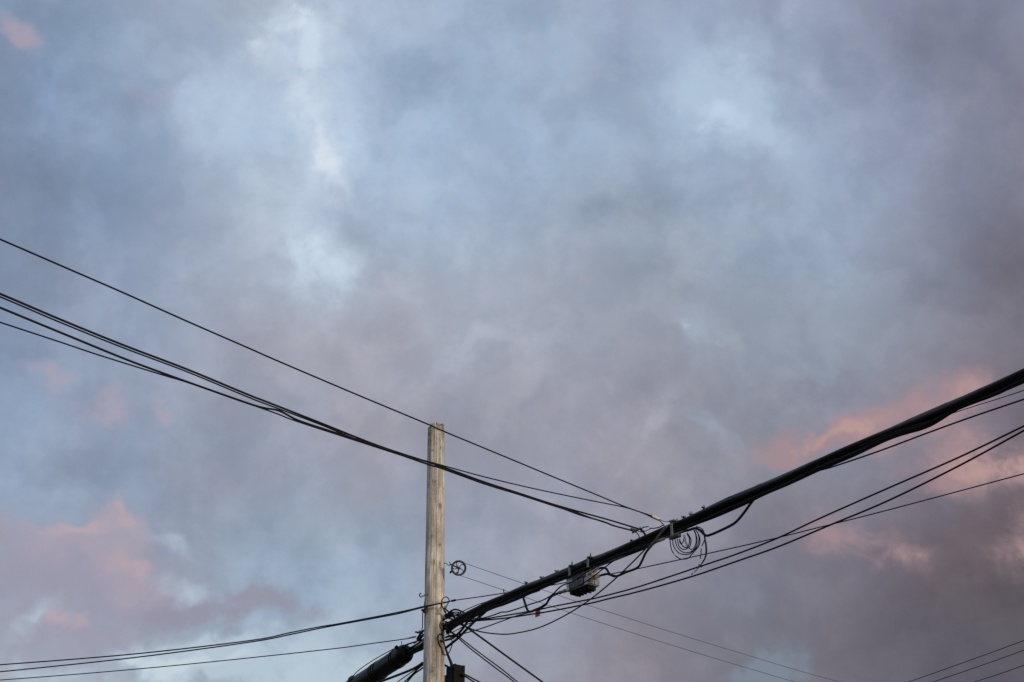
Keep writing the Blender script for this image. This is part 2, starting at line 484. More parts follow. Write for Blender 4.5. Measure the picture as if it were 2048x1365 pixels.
def onward(p, length=34.0, n=6):
    """carry a span on past its last point, out of the picture, towards the next pole or house"""
    t = (p[-1] - p[-2]).normalized()
    out = []
    for k in range(1, n + 1):
        q = p[-1] + t * (length * k / n)
        q.z = max(2.6, p[-1].z + (q.z - p[-1].z) * (0.9 - 0.4 * k / n))
        out.append(q)
    return p + out

def backward(p, length=34.0): return list(reversed(onward(list(reversed(p)), length)))

def wire(name, label, pts, d0, d1, r, group=None, m=None, cat='wire', seg=8, ext='', length=34.0):
    p = pix(pts, d0, d1)
    if 'l' in ext: p = onward(p, length)
    if 'f' in ext: p = backward(p, length)
    return tag(tube(name, p, r, m or BLACK, None, seg), label, cat, group)

def box_bm(bm, sx, sy, sz, mat4=None, bevel=0.0):
    r = bmesh.ops.create_cube(bm, size=1.0)
    vs_ = r['verts']
    bmesh.ops.scale(bm, vec=(sx, sy, sz), verts=vs_)
    if bevel:
        es = list({e for v in vs_ for e in v.link_edges})
        rb = bmesh.ops.bevel(bm, geom=es, offset=bevel, segments=2, affect='EDGES', profile=0.5)
        vs_ = list({v for f in rb['faces'] for v in f.verts} | {v for v in vs_ if v.is_valid})
    if mat4 is not None: bmesh.ops.transform(bm, matrix=mat4, verts=vs_)

def lathe_bm(bm, prof, axis_m, seg=24):
    """prof: (radius, x) pairs turned about local X"""
    rings = []
    for r, x in prof:
        rings.append([bm.verts.new(axis_m @ Vector((x, r*math.cos(2*math.pi*k/seg), r*math.sin(2*math.pi*k/seg)))) for k in range(seg)])
    for a, b in zip(rings, rings[1:]):
        for k in range(seg):
            bm.faces.new((a[k], b[k], b[(k+1) % seg], a[(k+1) % seg]))
    bm.faces.new(rings[0]); bm.faces.new(list(reversed(rings[-1])))

def frame(o, x, up=Vector((0, 0, 1))):
    x = x.normalized()
    y = up.cross(x).normalized()
    z = x.cross(y)
    m = Matrix((x, y, z)).transposed().to_4x4()
    m.translation = o
    return m

# ================================================================== ground
bm = bmesh.new()
rings = []
for r in (0.0, 6, 12, 20, 35, 60, 110, 200, 400, 900):
    if r == 0:
        rings.append([bm.verts.new((0, 0, 0))])
    else:
        rings.append([bm.verts.new((r*math.cos(a*math.pi/24), r*math.sin(a*math.pi/24), 0.0)) for a in range(48)])
for k in range(48): bm.faces.new((rings[0][0], rings[1][k], rings[1][(k+1) % 48]))
for a, b in zip(rings[1:], rings[2:]):
    for k in range(48): bm.faces.new((a[k], b[k], b[(k+1) % 48], a[(k+1) % 48]))
g = from_bm('ground', bm, GROUND, None, False)
g['kind'] = 'structure'

# ================================================================== utility pole
PY = 16.6                                   # metres out from the camera
def pole_d(py):
    return PY / (CP - (682.5 - py) / F * SP)
top = P(872.3, 853, pole_d(853)); low = P(867.6, 1365, pole_d(1365))
axis = (top - low).normalized()
base = low - axis * (low.z / axis.z)
H = (top - base).length
R_TOP, R_LOW = 16.6 / F * pole_d(853), 21.6 / F * pole_d(1365)
z_low = (low - base).length
def pole_r(z):
    t = (z - z_low) / (H - z_low)
    return R_LOW + (R_TOP - R_LOW) * t
def pole_c(z): return base + axis * z
def pole_z(py): return ((853 - py) / (853 - 1365)) * (z_low - H) + H     # height along the shaft at that row (close enough)
pole = thing('utility_pole', 'weathered bare wooden utility pole with a splintered mossy top', 'pole', base)
SEG = 128
zs = [0.0, 0.5, 1.5, 3.0, 4.5]
z = 5.2
while z < H: zs.append(z); z += 0.022
zs.append(H)
KN = []   # knots: height, angle, size
for kx, ky, s in ((871, 980, 1.0), (858, 984, 0.9), (880, 1028, 0.9), (866, 1092, 0.7), (880, 1108, 0.8), (869, 1143, 1.0), (880, 1145, 0.6),
                  (852, 1222, 1.5), (857, 1236, 0.7), (873, 1290, 0.6), (880, 1297, 0.8), (866, 1350, 1.1), (873, 1356, 0.8), (866, 912, 0.5), (882, 905, 0.5), (853, 940, 0.5)):
    zz = pole_z(ky); cc = pole_c(zz)
    dpx = (P(kx, ky, pole_d(ky)) - cc).x / pole_r(zz)
    KN.append((zz, -math.pi/2 + math.asin(max(-0.97, min(0.97, dpx))), 0.028 * s))
CR = [(random.uniform(0, 2*math.pi), random.uniform(5.2, H), random.uniform(0.5, 2.2), random.uniform(0.004, 0.010), random.uniform(0.02, 0.045)) for _ in range(60)]
CR += [(-math.pi/2 + 0.10, H - 0.2, 2.6, 0.012, 0.03), (-math.pi/2 - 0.75, H, 1.2, 0.016, 0.06), (-math.pi/2 + 0.55, H, 1.1, 0.014, 0.05), (-math.pi/2 - 0.2, H, 0.6, 0.013, 0.05), (-math.pi/2 + 0.30, 6.6, 1.3, 0.012, 0.03)]
bm = bmesh.new()
lk = bm.verts.layers.float.new('knot_crack'); ll = bm.verts.layers.float.new('lichen'); lt = bm.verts.layers.float.new('tan')
rings = []
for z in zs:
    ring = []
    for k in range(SEG):
        a = 2*math.pi*k/SEG
        r = pole_r(z) * (1 + 0.02*noise.noise(Vector((math.cos(a)*1.3, math.sin(a)*1.3, z*0.5))))
        r += 0.0025 * noise.noise(Vector((math.cos(a)*14, math.sin(a)*14, z*1.1)))
        kn = 0.0; ck = 0.0
        for kz, ka, ks in KN:
            dz = (z - kz) / (ks * 1.25)
            if abs(dz) > 3: continue
            da = math.atan2(math.sin(a-ka), math.cos(a-ka)) * pole_r(z) / ks
            d2 = dz*dz + da*da
            r += 0.010 * math.exp(-d2*0.8) * (ks/0.022)
            kn = max(kn, math.exp(-d2*0.8) * (0.65 + 0.35*math.sin(7*math.sqrt(d2))))
        for ca, cz, cl, cdp, cw in CR:
            dz = (z - cz) / cl
            if abs(dz) > 1: continue
            da = abs(math.atan2(math.sin(a-ca-0.05*math.sin(z*2.1+ca)), math.cos(a-ca-0.05*math.sin(z*2.1+ca))))
            if da < cw*2.2:
                q = (1-dz*dz) * max(0.0, 1-(da/(cw*2.2))); r -= cdp * q; ck = max(ck, q * cdp / 0.014)
        zt = z
        if z > H - 0.03: zt = H + 0.034*noise.noise(Vector((math.cos(a)*9, math.sin(a)*9, 3.3))) - (0.035 if math.cos(a) < -0.75 else 0.0)
        if z > H - 0.18: r -= 0.010 * max(0.0, noise.noise(Vector((math.cos(a)*6, math.sin(a)*6, z*4)))) * (z - H + 0.18) / 0.18
        v = bm.verts.new(axis * zt + Vector((r*math.cos(a), r*math.sin(a), 0)))
        v[lk] = min(1.0, max(kn, 0.75*ck))  # dark knots, plus shade painted into the cracks by their depth
        lich = max(0.0, 1 - (H - z) / 0.5) + 0.75 * max(0.0, -math.cos(a) - 0.62) * max(0.0, 1 - (H - z) / 2.4) * 2.2
        v[ll] = min(1.0, lich)
        ta = math.atan2(math.sin(a - (-math.pi/2 + 0.35)), math.cos(a - (-math.pi/2 + 0.35)))
        tz = z - pole_z(1312)
        ta2 = math.atan2(math.sin(a - (-math.pi/2 + 1.1)), math.cos(a - (-math.pi/2 + 1.1)))
        v[lt] = min(1.0, 0.85*math.exp(-(ta/0.10)**2 - (tz/0.13)**2) + 0.20*math.exp(-(ta2/0.40)**2) * max(0.0, 1 - max(0.0, (z - H + 1.6)/1.2)))  # worn streak, plus the warm sunlit right side painted in as tan
        ring.append(v)
    rings.append(ring)
for a, b in zip(rings, rings[1:]):
    for k in range(SEG): bm.faces.new((a[k], a[(k+1) % SEG], b[(k+1) % SEG], b[k]))
inner = []
for f_, dz in ((0.62, 0.0), (0.25, 0.0)):
    ri = []
    for k in range(SEG):
        v = bm.verts.new(axis*(H + 0.022*noise.noise(Vector((k*0.4, f_*9, 1)))) + Vector((R_TOP*f_*math.cos(2*math.pi*k/SEG), R_TOP*f_*math.sin(2*math.pi*k/SEG), 0)))
        v[ll] = 1.0; ri.append(v)
    inner.append(ri)
prev = rings[-1]
for ri in inner:
    for k in range(SEG): bm.faces.new((prev[k], prev[(k+1) % SEG], ri[(k+1) % SEG], ri[k]))
    prev = ri
bm.faces.new(prev)
from_bm('shaft', bm, WOOD, pole)

def PF(px, py, off=0.0):
    """point on the camera-facing skin of the shaft at pixel (px, py), off metres proud of it"""
    zz = pole_z(py); r = pole_r(zz) + off
    c = pole_c(zz)
    d = pole_d(py)
    x = P(px, py, d).x - c.x
    x = max(-r, min(r, x))
    y = math.sqrt(max(0.0, r*r - x*x))
    return P(px, py, d * (1 - y / PY))

tube('hook', [P(856, 1190, 17.13), P(851, 1190, 17.1), P(846, 1192.5, 17.08), P(842, 1194.5, 17.06), P(839.3, 1192.5, 17.06), P(839, 1189.5, 17.06), P(842.5, 1186.8, 17.06)], 0.0075, DSTEEL, pole)
tube('wire_loop', [PF(855, 1214.5, 0.008), P(849, 1219, 17.05), P(845.6, 1226, 17.08), P(845.2, 1240, 17.1), P(845, 1252, 17.1), P(843.5, 1262, 17.1)], 0.0062, BLACK, pole)
def knob(px, py, r, name='bolt', m=DSTEEL):
    p = PF(px, py)
    bm = bmesh.new()
    dirv = (p - pole_c(pole_z(py))); dirv.z = 0; dirv.normalize()
    lathe_bm(bm, [(r*0.9, -0.01), (r, 0.004), (r*0.95, r*0.7), (r*0.5, r*0.9), (r*0.45, r*1.7), (r*0.3, r*1.8)], frame(p - pole.location, dirv), 10)
    return from_bm(name, bm, m, pole)
knob(851.5, 1222, 0.032)
knob(886.6, 1239, 0.020, 'bolt', RUST)
knob(885.2, 1250, 0.024, 'bolt', RUST)
knob(881.5, 1283, 0.020, 'bolt', RUST)
knob(886.2, 1202.5, 0.022, 'insulator', CERAM)
knob(845.5, 1327, 0.014)
tube('wire_loop', [PF(883, 1206, 0.01), P(884, 1200, 16.98), P(888, 1195.5, 17.0), P(892, 1194.3, 17.02), P(896, 1196.5, 17.03), P(898.2, 1201, 17.03), P(896.6, 1206, 17.03), P(893, 1213, 17.04), P(891.5, 1218, 17.05)], 0.0062, BLACK, pole)
tube('wire_loop', [PF(882.5, 1206, 0.012), PF(884, 1212, 0.01), P(886.5, 1218, 16.98), P(889.5, 1224, 17.0), P(893, 1230, 17.0)], 0.0075, BLACK, pole)
tube('wire_loop', [P(890.5, 1212, 17.0), P(888.5, 1216.5, 16.99), P(889, 1221, 17.0), P(893, 1225, 17.0)], 0.0062, BLACK, pole)
tube('wire_loop', [PF(887.6, 1240.5, 0.012), PF(882.5, 1244, 0.012), PF(880.2, 1251, 0.012), PF(882, 1256.5, 0.012), PF(885, 1258.3, 0.012), PF(888, 1256, 0.012), PF(888.4, 1250, 0.012)], 0.006, RUST, pole)
tube('wire_loop', [PF(887, 1271, 0.012), PF(882, 1268.3, 0.012), PF(878, 1269.5, 0.012), PF(876.4, 1275, 0.012), PF(877.2, 1284, 0.012), PF(879.5, 1290.5, 0.012), PF(883.4, 1296.5, 0.012), PF(885.5, 1304, 0.012), PF(888, 1309, 0.012), P(891.5, 1310.5, 17.02), P(897, 1307, 17.03), P(902, 1297, 17.03), P(904.3, 1288, 17.03), P(902.5, 1277, 17.03), P(897, 1269, 17.03), P(890.5, 1262, 17.03)], 0.0066, BLACK, pole)
tube('ground_wire', [PF(884.6, 1258, 0.012), PF(885, 1267, 0.012), PF(886.3, 1276, 0.012), PF(888, 1285, 0.012), P(890.3, 1296, 17.02), P(893, 1304, 17.03)], 0.008, BLACK, pole)

# ================================================================== the heavy cable span
def bd(px):                                   # depth of the span at a pixel column
    t = (px - 900.0) / 1148.0
    return 1.0 / ((1/17.0) * (1-t) + (1/11.7) * t)
TOPE = [(893,1250),(910,1237),(935,1224),(960,1211.5),(983,1199.5),(1006,1190),(1029,1179),(1052,1168.5),(1083,1157.5),(1114,1144.5),(1137,1135),(1175,1118),(1206,1107.5),(1237,1094.5),(1260,1084),
        (1300,1067),(1340,1049),(1380,1032),(1418,1013.5),(1456,995),(1513,971),(1570,947.5),(1628,922),(1685,897),(1723,880.5),(1760,864.5),(1818,839),(1886,809),(1950,781.5),(1994,762.5),(2048,738),
        (2150,692),(2300,625),(2480,545)]
TOP3 = [P(x, y, bd(x)) for x, y in TOPE]
TOP3 = onward(TOP3, 30.0, 6); TOPE = TOPE + [(2480 + 90*k, 545 - 40*k) for k in range(1, 7)]
UPV = Vector((0, -0.12, 1)).normalized()
span = thing('cable_span', 'thick bundle of black lashed cables running from the pole to the right edge', 'cable', P(893, 1250, 17.0))
def along(x):
    for i in range(len(TOPE)-1):
        if TOPE[i][0] <= x <= TOPE[i+1][0]:
            u = (x - TOPE[i][0]) / (TOPE[i+1][0] - TOPE[i][0])
            return TOP3[i].lerp(TOP3[i+1], u)
def off_path(f, side=lambda x: 0.0, xs=None):
    dirv = (TOP3[-1] - TOP3[0]); dirv.z = 0; dirv.normalize()
    sd_ = Vector((dirv.y, -dirv.x, 0))
    return [along(x) - UPV * f(x) + sd_ * side(x) for x in (xs or [p[0] for p in TOPE])]
def hump(x, c, w): return math.exp(-((x-c)/w)**2)
R1, R2 = 0.037, 0.021
full = [p[0] for p in TOPE]
dense = sorted(set(full + list(range(1000, 2560, 22))))
def thin_in(x, a, b): return max(0.0, min(1.0, (x-a)/(b-a)))
mainp = off_path(lambda x: R1 + 0.003 + 0.004*math.sin(x*0.021), xs=dense)
tube('main_cable', mainp, R1, SHEATH, span, 20, smooth_step=3)
def low_f(x): return 2*R1 + R2 + 0.004 - 0.012*(1-thin_in(x, 940, 1040)) + 0.010*hump(x,1290,34) + 0.012*hump(x,1490,40) + 0.013*hump(x,1850,34) + 0.009*hump(x,1045,24) - 0.010*hump(x,1160,60) - 0.012*thin_in(x,1560,1760) + 0.006*math.sin(x*0.045)
tube('lower_cable', off_path(low_f, lambda x: 0.010*math.sin(x*0.012), xs=dense), R2, BLACK, span, 14, smooth_step=3)
tube('lower_cable', off_path(lambda x: 1.35*R1 + 0.012*math.sin(x*0.017+1), lambda x: 0.036, xs=dense), 0.022, BLACK, span, 12, smooth_step=3)
tube('lower_cable', off_path(lambda x: 1.75*R1 + 0.012*math.sin(x*0.013+2.2), lambda x: -0.026, xs=dense), 0.016, BLACK, span, 12, smooth_step=3)
tube('service_cable', off_path(lambda x: low_f(x) + 0.012 + 0.008*math.sin(x*0.031+0.6), lambda x: -0.016 + 0.012*math.sin(x*0.02), xs=[x for x in dense if x >= 1000]), 0.0105, BLACK, span, 8, smooth_step=3)
tube('support_strand', off_path(lambda x: 0.006 + 0.002*math.sin(x*0.03), lambda x: 0.004, xs=dense), 0.006, DSTEEL, span, 6, smooth_step=2)
# lashing wire wound round the bundle
hel = []
cen = catmull(off_path(lambda x: 0.052, xs=dense), 6)
ang = 0.0
for i, p in enumerate(cen):
    if i: ang += (p - cen[i-1]).length / 0.36 * 2*math.pi
    t = (cen[min(i+1, len(cen)-1)] - cen[max(i-1, 0)]).normalized()
    s_ = t.cross(Vector((0, 0, 1))).normalized(); u_ = s_.cross(t)
    hel.append(p + s_*math.cos(ang)*0.050 + u_*math.sin(ang)*0.047)
tube('lashing_wire', hel, 0.0018, BLACK, span, 5, smooth_step=2)
# where it leaves the pole: clamp, curls and ties
bm = bmesh.new(); lathe_bm(bm, [(0.028, -0.10), (0.036, -0.09), (0.036, 0.07), (0.022, 0.10)], frame(P(899, 1249, 17.0) - span.location, P(930, 1232, 16.9) - P(893, 1252, 17.02)), 14)
from_bm('cable_clamp', bm, RUBBER, span)
bm = bmesh.new(); lathe_bm(bm, [(0.020, -0.055), (0.034, -0.045), (0.034, 0.04), (0.018, 0.06)], frame(P(898, 1231, 17.03) - span.location, Vector((1, 0, 0.5))), 14)
from_bm('cable_clamp', bm, RUBBER, span)
for pts, r in (([(893,1232),(899,1225),(906,1220.5),(912,1219.5),(920,1222),(930,1227)], 0.011),
               ([(894,1236),(901,1228),(909,1225),(917,1225.5),(926,1229)], 0.008),
               ([(893,1238),(903,1233.5),(914,1231.5),(925,1230.5),(934,1229)], 0.010),
               ([(895,1234),(902,1230),(911,1228.5),(921,1229.5)], 0.008),
               ([(892,1237),(897,1236.5),(902,1238.4),(904,1237.4)], 0.010),
               ([(897,1224),(891.5,1219),(889.5,1217)], 0.009),
               ([(893,1245),(900,1244),(912,1243.5),(930,1242.5),(950,1241)], 0.007),
               ([(892,1249),(905,1247),(925,1244.5),(945,1243)], 0.010),
               ([(893,1253),(898,1257.5),(904,1257.8),(908,1255),(908,1251.5),(905,1249.5)], 0.0055),
               ([(891,1243),(894,1250),(892,1256),(896,1259)], 0.014)):
    tube('cable_curl', pix(pts, 16.99, 16.93), r, BLACK, span)
for tx, h in ((1052, 0.9), (1083, 1.1), (1113, 0.8), (1352, 1.2), (1368, 0.8), (1382, 1.2), (1408, 1.5), (1262, 0.6)):
    p = along(tx)
    bm = bmesh.new()
    for k in range(6):
        a = random.uniform(0, 6.28)
        e = p + Vector((0.025*math.cos(a), 0.012*math.sin(a), 0.020*h*random.uniform(0.4, 1.5)))
        m_ = p.lerp(e, 0.5) + Vector((random.uniform(-.012, .012), 0, 0.010))
        tube_bm(bm, catmull([p - Vector((0, 0, 0.012)) - span.location, m_ - span.location, e - span.location], 3), 0.0042, 5)
    from_bm('tie_wire', bm, BLACK, span)
tube('tie_wire', pix([(1010, 1189), (1007.5, 1184), (1007.2, 1180), (1008.6, 1178.6)], 16.2, 16.2), 0.0055, DSTEEL, span)
# cable legs that dive from the span back to the pole
tube('branch_cable', pix([(980,1212),(971.4,1223),(951,1241.4),(933,1259.5),(915.7,1277),(891,1297)], 16.45, 17.08), 0.0155, BLACK, span, 10)
tube('branch_cable', pix([(952,1222),(941.4,1234),(927,1255.7),(918,1266),(911,1272.5),(903,1277.5),(891,1281)], 16.6, 17.08), 0.0145, BLACK, span, 10)
tube('branch_cable', pix([(1046,1194),(1052,1213),(1055,1220.5),(1058.5,1224),(1063,1223.5),(1072,1219.5),(1083,1215),(1092,1209),(1098.5,1198.5),(1106,1191),(1116,1187)], 15.98, 15.6), 0.0135, BLACK, span, 10)
tube('branch_cable', pix([(1367,1063),(1378,1060.5),(1390,1057),(1399,1060.5),(1410,1070.5),(1418,1071),(1440,1062),(1468,1047.5),(1484,1031),(1498,1012),(1510,996)], 14.25, 13.7), 0.0132, BLACK, span, 10)
tube('branch_cable', pix([(1196,1138),(1206,1136),(1213,1138.5),(1219,1148),(1226.5,1152.6),(1236,1152),(1252,1145),(1275,1135.7),(1284.5,1121),(1291,1107),(1302,1093),(1318,1076)], 15.25, 14.55), 0.0125, BLACK, span, 10)
tube('branch_cable', pix([(1197,1153),(1206,1150),(1214,1148.5),(1222,1150.5),(1232,1153)], 15.25, 15.05), 0.0125, BLACK, span, 10)
tube('branch_cable', pix([(1080,1181),(1062,1187),(1046,1191),(1035,1199),(1020,1201)], 15.9, 16.1), 0.009, BLACK, span, 8)
tube('branch_cable', pix([(1300,1089),(1318,1080),(1338,1074),(1352,1068)], 14.58, 14.35), 0.0105, TAPE, span, 8)
tube('branch_cable', pix([(1296,1098),(1310,1082),(1322,1066),(1334,1052)], 14.55, 14.4), 0.011, TAPE, span, 8)
# behind the pole the span goes on to the closure on the left
BACK = [(862,1272),(846,1290),(833,1297),(818,1303)]
for pts, r in (([(866,1268),(848,1287),(835,1296),(815,1306)], 0.026), ([(866,1262),(846,1280),(832,1290),(812,1301)], 0.013), ([(866,1258),(846,1274),(834,1283),(810,1292)], 0.0055),
               ([(868,1280),(846,1297),(833,1303),(815,1312)], 0.017)):
    tube('rear_cable', pix(pts, 17.2, 17.5), r, BLACK, span, 12)
bm = bmesh.new(); box_bm(bm, 0.07, 0.035, 0.05, frame(P(838.5, 1277.5, 17.25) - span.location, P(846, 1271, 17.2) - P(830, 1284, 17.35)), 0.006)
from_bm('cable_clamp', bm, RUBBER, span)
bm = bmesh.new(); box_bm(bm, 0.055, 0.04, 0.035, frame(P(841.5, 1265, 17.2) - span.location, Vector((1, 0.2, -0.2))), 0.008)
lathe_bm(bm, [(0.008, -0.05), (0.012, -0.045), (0.012, 0.03)], frame(P(838, 1266, 17.18) - span.location, Vector((1, 0, -0.25))), 8)
from_bm('cable_clamp', bm, STEEL, span)
for pts, r in (([(848,1261),(843,1266),(838,1272),(834,1279)], 0.012), ([(849,1268),(843,1273),(836,1281),(828,1287)], 0.010), ([(834,1264.5),(839,1267),(845,1268)], 0.007), ([(846,1263),(840,1268),(844,1274),(840,1282)], 0.008)):
    tube('rear_cable', pix(pts, 17.15, 17.25), r, BLACK, span)
bm = bmesh.new(); lathe_bm(bm, [(0.012, -0.015), (0.014, 0.0), (0.012, 0.02)], frame(P(830.5, 1300.5, 17.4) - span.location, Vector((0, 0, 1))), 10)
from_bm('bolt', bm, RUBBER, span)

# ================================================================== splice closure left of the pole
c0, c1 = P(809, 1308.5, 17.55), P(694, 1384, 18.75)
cl = thing('splice_closure', 'long black cylindrical splice case slung left of the pole', 'splice case', c0)
ln = (c1 - c0).length
fr = frame(Vector((0, 0, 0)), c1 - c0)
RC = 18.4 / F * 18.0
bm = bmesh.new()
lathe_bm(bm, [(0.03, -0.085), (RC*0.62, -0.075), (RC*0.86, -0.05), (RC*0.97, -0.015), (RC, 0.03), (RC, ln-0.05), (RC*0.98, ln-0.02), (RC*0.8, ln+0.02), (RC*0.5, ln+0.04), (0.03, ln+0.045)], fr, 40)
shell = from_bm('shell', bm, RUBBER, cl)
bm = bmesh.new(); box_bm(bm, ln*0.92, 0.05, 0.024, fr @ Matrix.Translation((ln/2, 0, RC + 0.004)), 0.006)
from_bm('flange', bm, RUBBER, cl, False)
for f_ in (0.10, 0.13, 0.40, 0.44, 0.48, 0.80, 0.84):
    bm = bmesh.new(); lathe_bm(bm, [(RC + 0.001, -0.010), (RC + 0.007, -0.007), (RC + 0.007, 0.007), (RC + 0.001, 0.010)], fr @ Matrix.Translation((ln*f_, 0, 0)), 40)
    from_bm('band', bm, RUBBER, cl)
    bm = bmesh.new(); box_bm(bm, 0.020, 0.05, 0.022, fr @ Matrix.Translation((ln*f_, -0.01, RC + 0.016)), 0.004)
    from_bm('latch', bm, DSTEEL, cl)
for f_, h in ((0.03, 0.075), (0.60, 0.03)):
    bm = bmesh.new(); box_bm(bm, 0.018, 0.006, h, fr @ Matrix.Rotation(0.2, 4, 'Y') @ Matrix.Translation((ln*f_, 0, RC + h/2 + 0.01)), 0.002)
    from_bm('hanger_tab', bm, STEEL, cl)
bm = bmesh.new(); lathe_bm(bm, [(0.014, -0.02), (0.024, -0.015), (0.024, 0.018), (0.012, 0.022)], frame(P(793, 1295.5, 17.55) - cl.location, Vector((0.6, 0.2, 0.7))), 12)
from_bm('valve_cap', bm, RUBBER, cl)
bm = bmesh.new(); lathe_bm(bm, [(0.02, -0.05), (0.042, -0.03), (0.042, 0.03), (0.02, 0.05)], frame(P(703.5, 1359, 18.5) - cl.location, c1 - c0), 12)
from_bm('end_clamp', bm, DSTEEL, cl)
tube('hanger_strand', pix([(838,1281),(815,1288.5),(790,1297),(752,1317.5),(720,1339),(703,1355),(690,1366),(640,1400)], 17.3, 18.9) + onward(pix([(690,1366),(640,1400)], 18.7, 19.0), 30.0)[2:], 0.006, DSTEEL, cl)
tube('outgoing_cable', onward([c1, c1.lerp(c0, -0.35), c1.lerp(c0, -0.8)], 30.0), 0.04, SHEATH, cl, 14)

# ================================================================== finned amplifier hanging from the span
AD = 15.42
ux = Vector((0.636, -0.772, 0.0)); uy = Vector((0.772, 0.636, 0.0))
ao = P(1153.8, 1160.3, AD)
amp = thing('line_amplifier', 'finned grey metal amplifier box hanging under the thick cables', 'amplifier box', ao)
AF = Matrix((ux, uy, Vector((0, 0, 1)))).transposed().to_4x4()      # local x along the span, y away from the camera
AL, AW, AH = 0.345, 0.165, 0.178
def apart(name, sx, sy, sz, c, m, bevel=0.004, parent=amp):
    bm = bmesh.new(); box_bm(bm, sx, sy, sz, AF @ Matrix.Translation(c), bevel)
    return from_bm(name, bm, m, parent, False)
apart('upper_housing', AL, AW, AH*0.53, (0, AW/2, AH*0.235), ALU, 0.003)
apart('lower_housing', AL, AW, AH*0.44, (0, AW/2, -AH*0.27), ALU, 0.003)
apart('fin_gap_shade', AL*0.60, 0.006, AH*0.47, (AL*0.115, -0.001, AH*0.235), DSTEEL, 0.0)  # dark sheet that paints the shade in the gaps between the fins
apart('fin_gap_shade', AL*0.68, 0.006, AH*0.39, (0.0, -0.001, -AH*0.27), DSTEEL, 0.0)  # same painted gap shade behind the lower fins
apart('seam_gasket', AL*0.97, AW*0.97, AH*0.06, (0, AW/2, -AH*0.04), DSTEEL, 0.0)
for k in range(11):
    apart('fin', 0.0075, 0.022, AH*0.46, (-AL*0.16 + k*AL*0.054, -0.012, AH*0.235), STEEL, 0.001)
for k in range(12):
    apart('fin', 0.0075, 0.022, AH*0.38, (-AL*0.31 + k*AL*0.054, -0.012, -AH*0.27), STEEL, 0.001)
for k in range(17):
    apart('bottom_fin', 0.007, AW*(0.70 + 0.22*((k*5) % 4)/3), 0.034 + 0.020*((k*7) % 3)/2, (-AL*0.42 + k*AL*0.052, AW/2, -AH*0.49 - 0.018), RUBBER, 0.001)  # bottom fins coloured black to paint in the shaded underside
apart('mounting_lug', 0.05, 0.03, 0.03, (-AL*0.30, AW*0.6, -AH*0.62), DSTEEL, 0.004)
apart('mounting_lug', 0.05, 0.03, 0.03, (AL*0.34, AW*0.5, -AH*0.60), DSTEEL, 0.004)
apart('end_cover', 0.016, AW*0.94, AH*0.88, (AL/2 + 0.008, AW/2, -AH*0.02), ALU_D, 0.003)
apart('end_rib', 0.024, 0.012, AH*0.88, (AL/2 + 0.014, AW*0.5, -AH*0.02), ALU_D, 0.003)
def aconn(name, a, b, r, m=ALU_D):
    bm = bmesh.new(); L_ = (b-a).length
    lathe_bm(bm, [(r*1.25, 0), (r*1.25, L_*0.2), (r, L_*0.22), (r, L_*0.55), (r*1.2, L_*0.57), (r*1.2, L_*0.7), (r*0.8, L_*0.72), (r*0.75, L_)], frame(a - amp.location, b - a), 14)
    return from_bm(name, bm, m, amp)
aconn('connector', P(1176, 1146.5, 15.2), P(1198, 1138, 15.2), 0.017)
aconn('connector', P(1176, 1158, 15.2), P(1199, 1152.5, 15.2), 0.024)
aconn('connector', P(1132, 1181.5, 15.62), P(1113, 1188, 15.66), 0.017)
apart('bracket', 0.035, 0.03, 0.03, (AL/2 + 0.05, -0.01, AH*0.05), ALU_D, 0.004)
for hx, y0, y1 in ((1138.8, 1131, 1151.5), (1175.6, 1114, 1135)):
    hd = bd(hx) - 0.12; pa, pb = P(hx, y0, hd), P(hx, y1, hd + 0.02)
    bm = bmesh.new(); box_bm(bm, 0.029, 0.008, (pa-pb).length, Matrix.Translation((pa+pb)/2 - amp.location) @ AF, 0.001)
    st = from_bm('hanger_strap', bm, STEEL, amp, False)
    bm = bmesh.new(); box_bm(bm, 0.05, 0.05, 0.02, Matrix.Translation(P(hx+4.5, y0+1.5, hd) - amp.location) @ AF, 0.004)
    lathe_bm(bm, [(0.007, 0.0), (0.007, 0.035), (0.004, 0.04)], frame(P(hx+5.5, y0, hd) - amp.location, Vector((0, 0, 1)), Vector((1, 0, 0))), 8)
    from_bm('clamp_bolt', bm, DSTEEL, amp)

# ================================================================== strand clamp with splice block, and the coil under it
ta = P(1343.5, 1074, 14.32)
tap = thing('strand_clamp', 'grey steel strap clamp on the thick cables above a coil of wire', 'clamp', ta)
bm = bmesh.new(); pa, pb = P(1343.3, 1043, 14.25), P(1343.3, 1072, 14.28)
box_bm(bm, 0.030, 0.008, (pa-pb).length, Matrix.Translation((pa+pb)/2 - ta) @ AF, 0.001)
from_bm('strap', bm, STEEL, tap, False)
bm = bmesh.new(); box_bm(bm, 0.075, 0.05, 0.014, Matrix.Translation(P(1346, 1042.5, 14.28) - ta) @ AF, 0.003)
from_bm('top_plate', bm, STEEL, tap)
bm = bmesh.new(); box_bm(bm, 0.15, 0.045, 0.035, frame(P(1350, 1074, 14.3) - ta, P(1366, 1067.5, 14.2) - P(1332, 1079, 14.4)), 0.008)
from_bm('splice_block', bm, DSTEEL, tap)
for a, b, r in (((1330,1077.5),(1312,1084.5),0.015), ((1354,1068),(1376,1060),0.013)):
    bm = bmesh.new(); A, B = P(*a, 14.3), P(*b, 14.3); L_ = (B-A).length
    lathe_bm(bm, [(r*0.8, 0), (r, 0.01), (r, L_*0.45), (r*1.18, L_*0.5), (r*0.9, L_*0.62), (r*0.8, L_)], frame(A - ta, B - A), 12)
    from_bm('sleeve', bm, TAPE, tap)
cc = P(1372, 1090, 14.2)
coil = thing('wire_coil', 'loose coil of thin black drop wire dangling below the strap clamp', 'wire coil', cc)
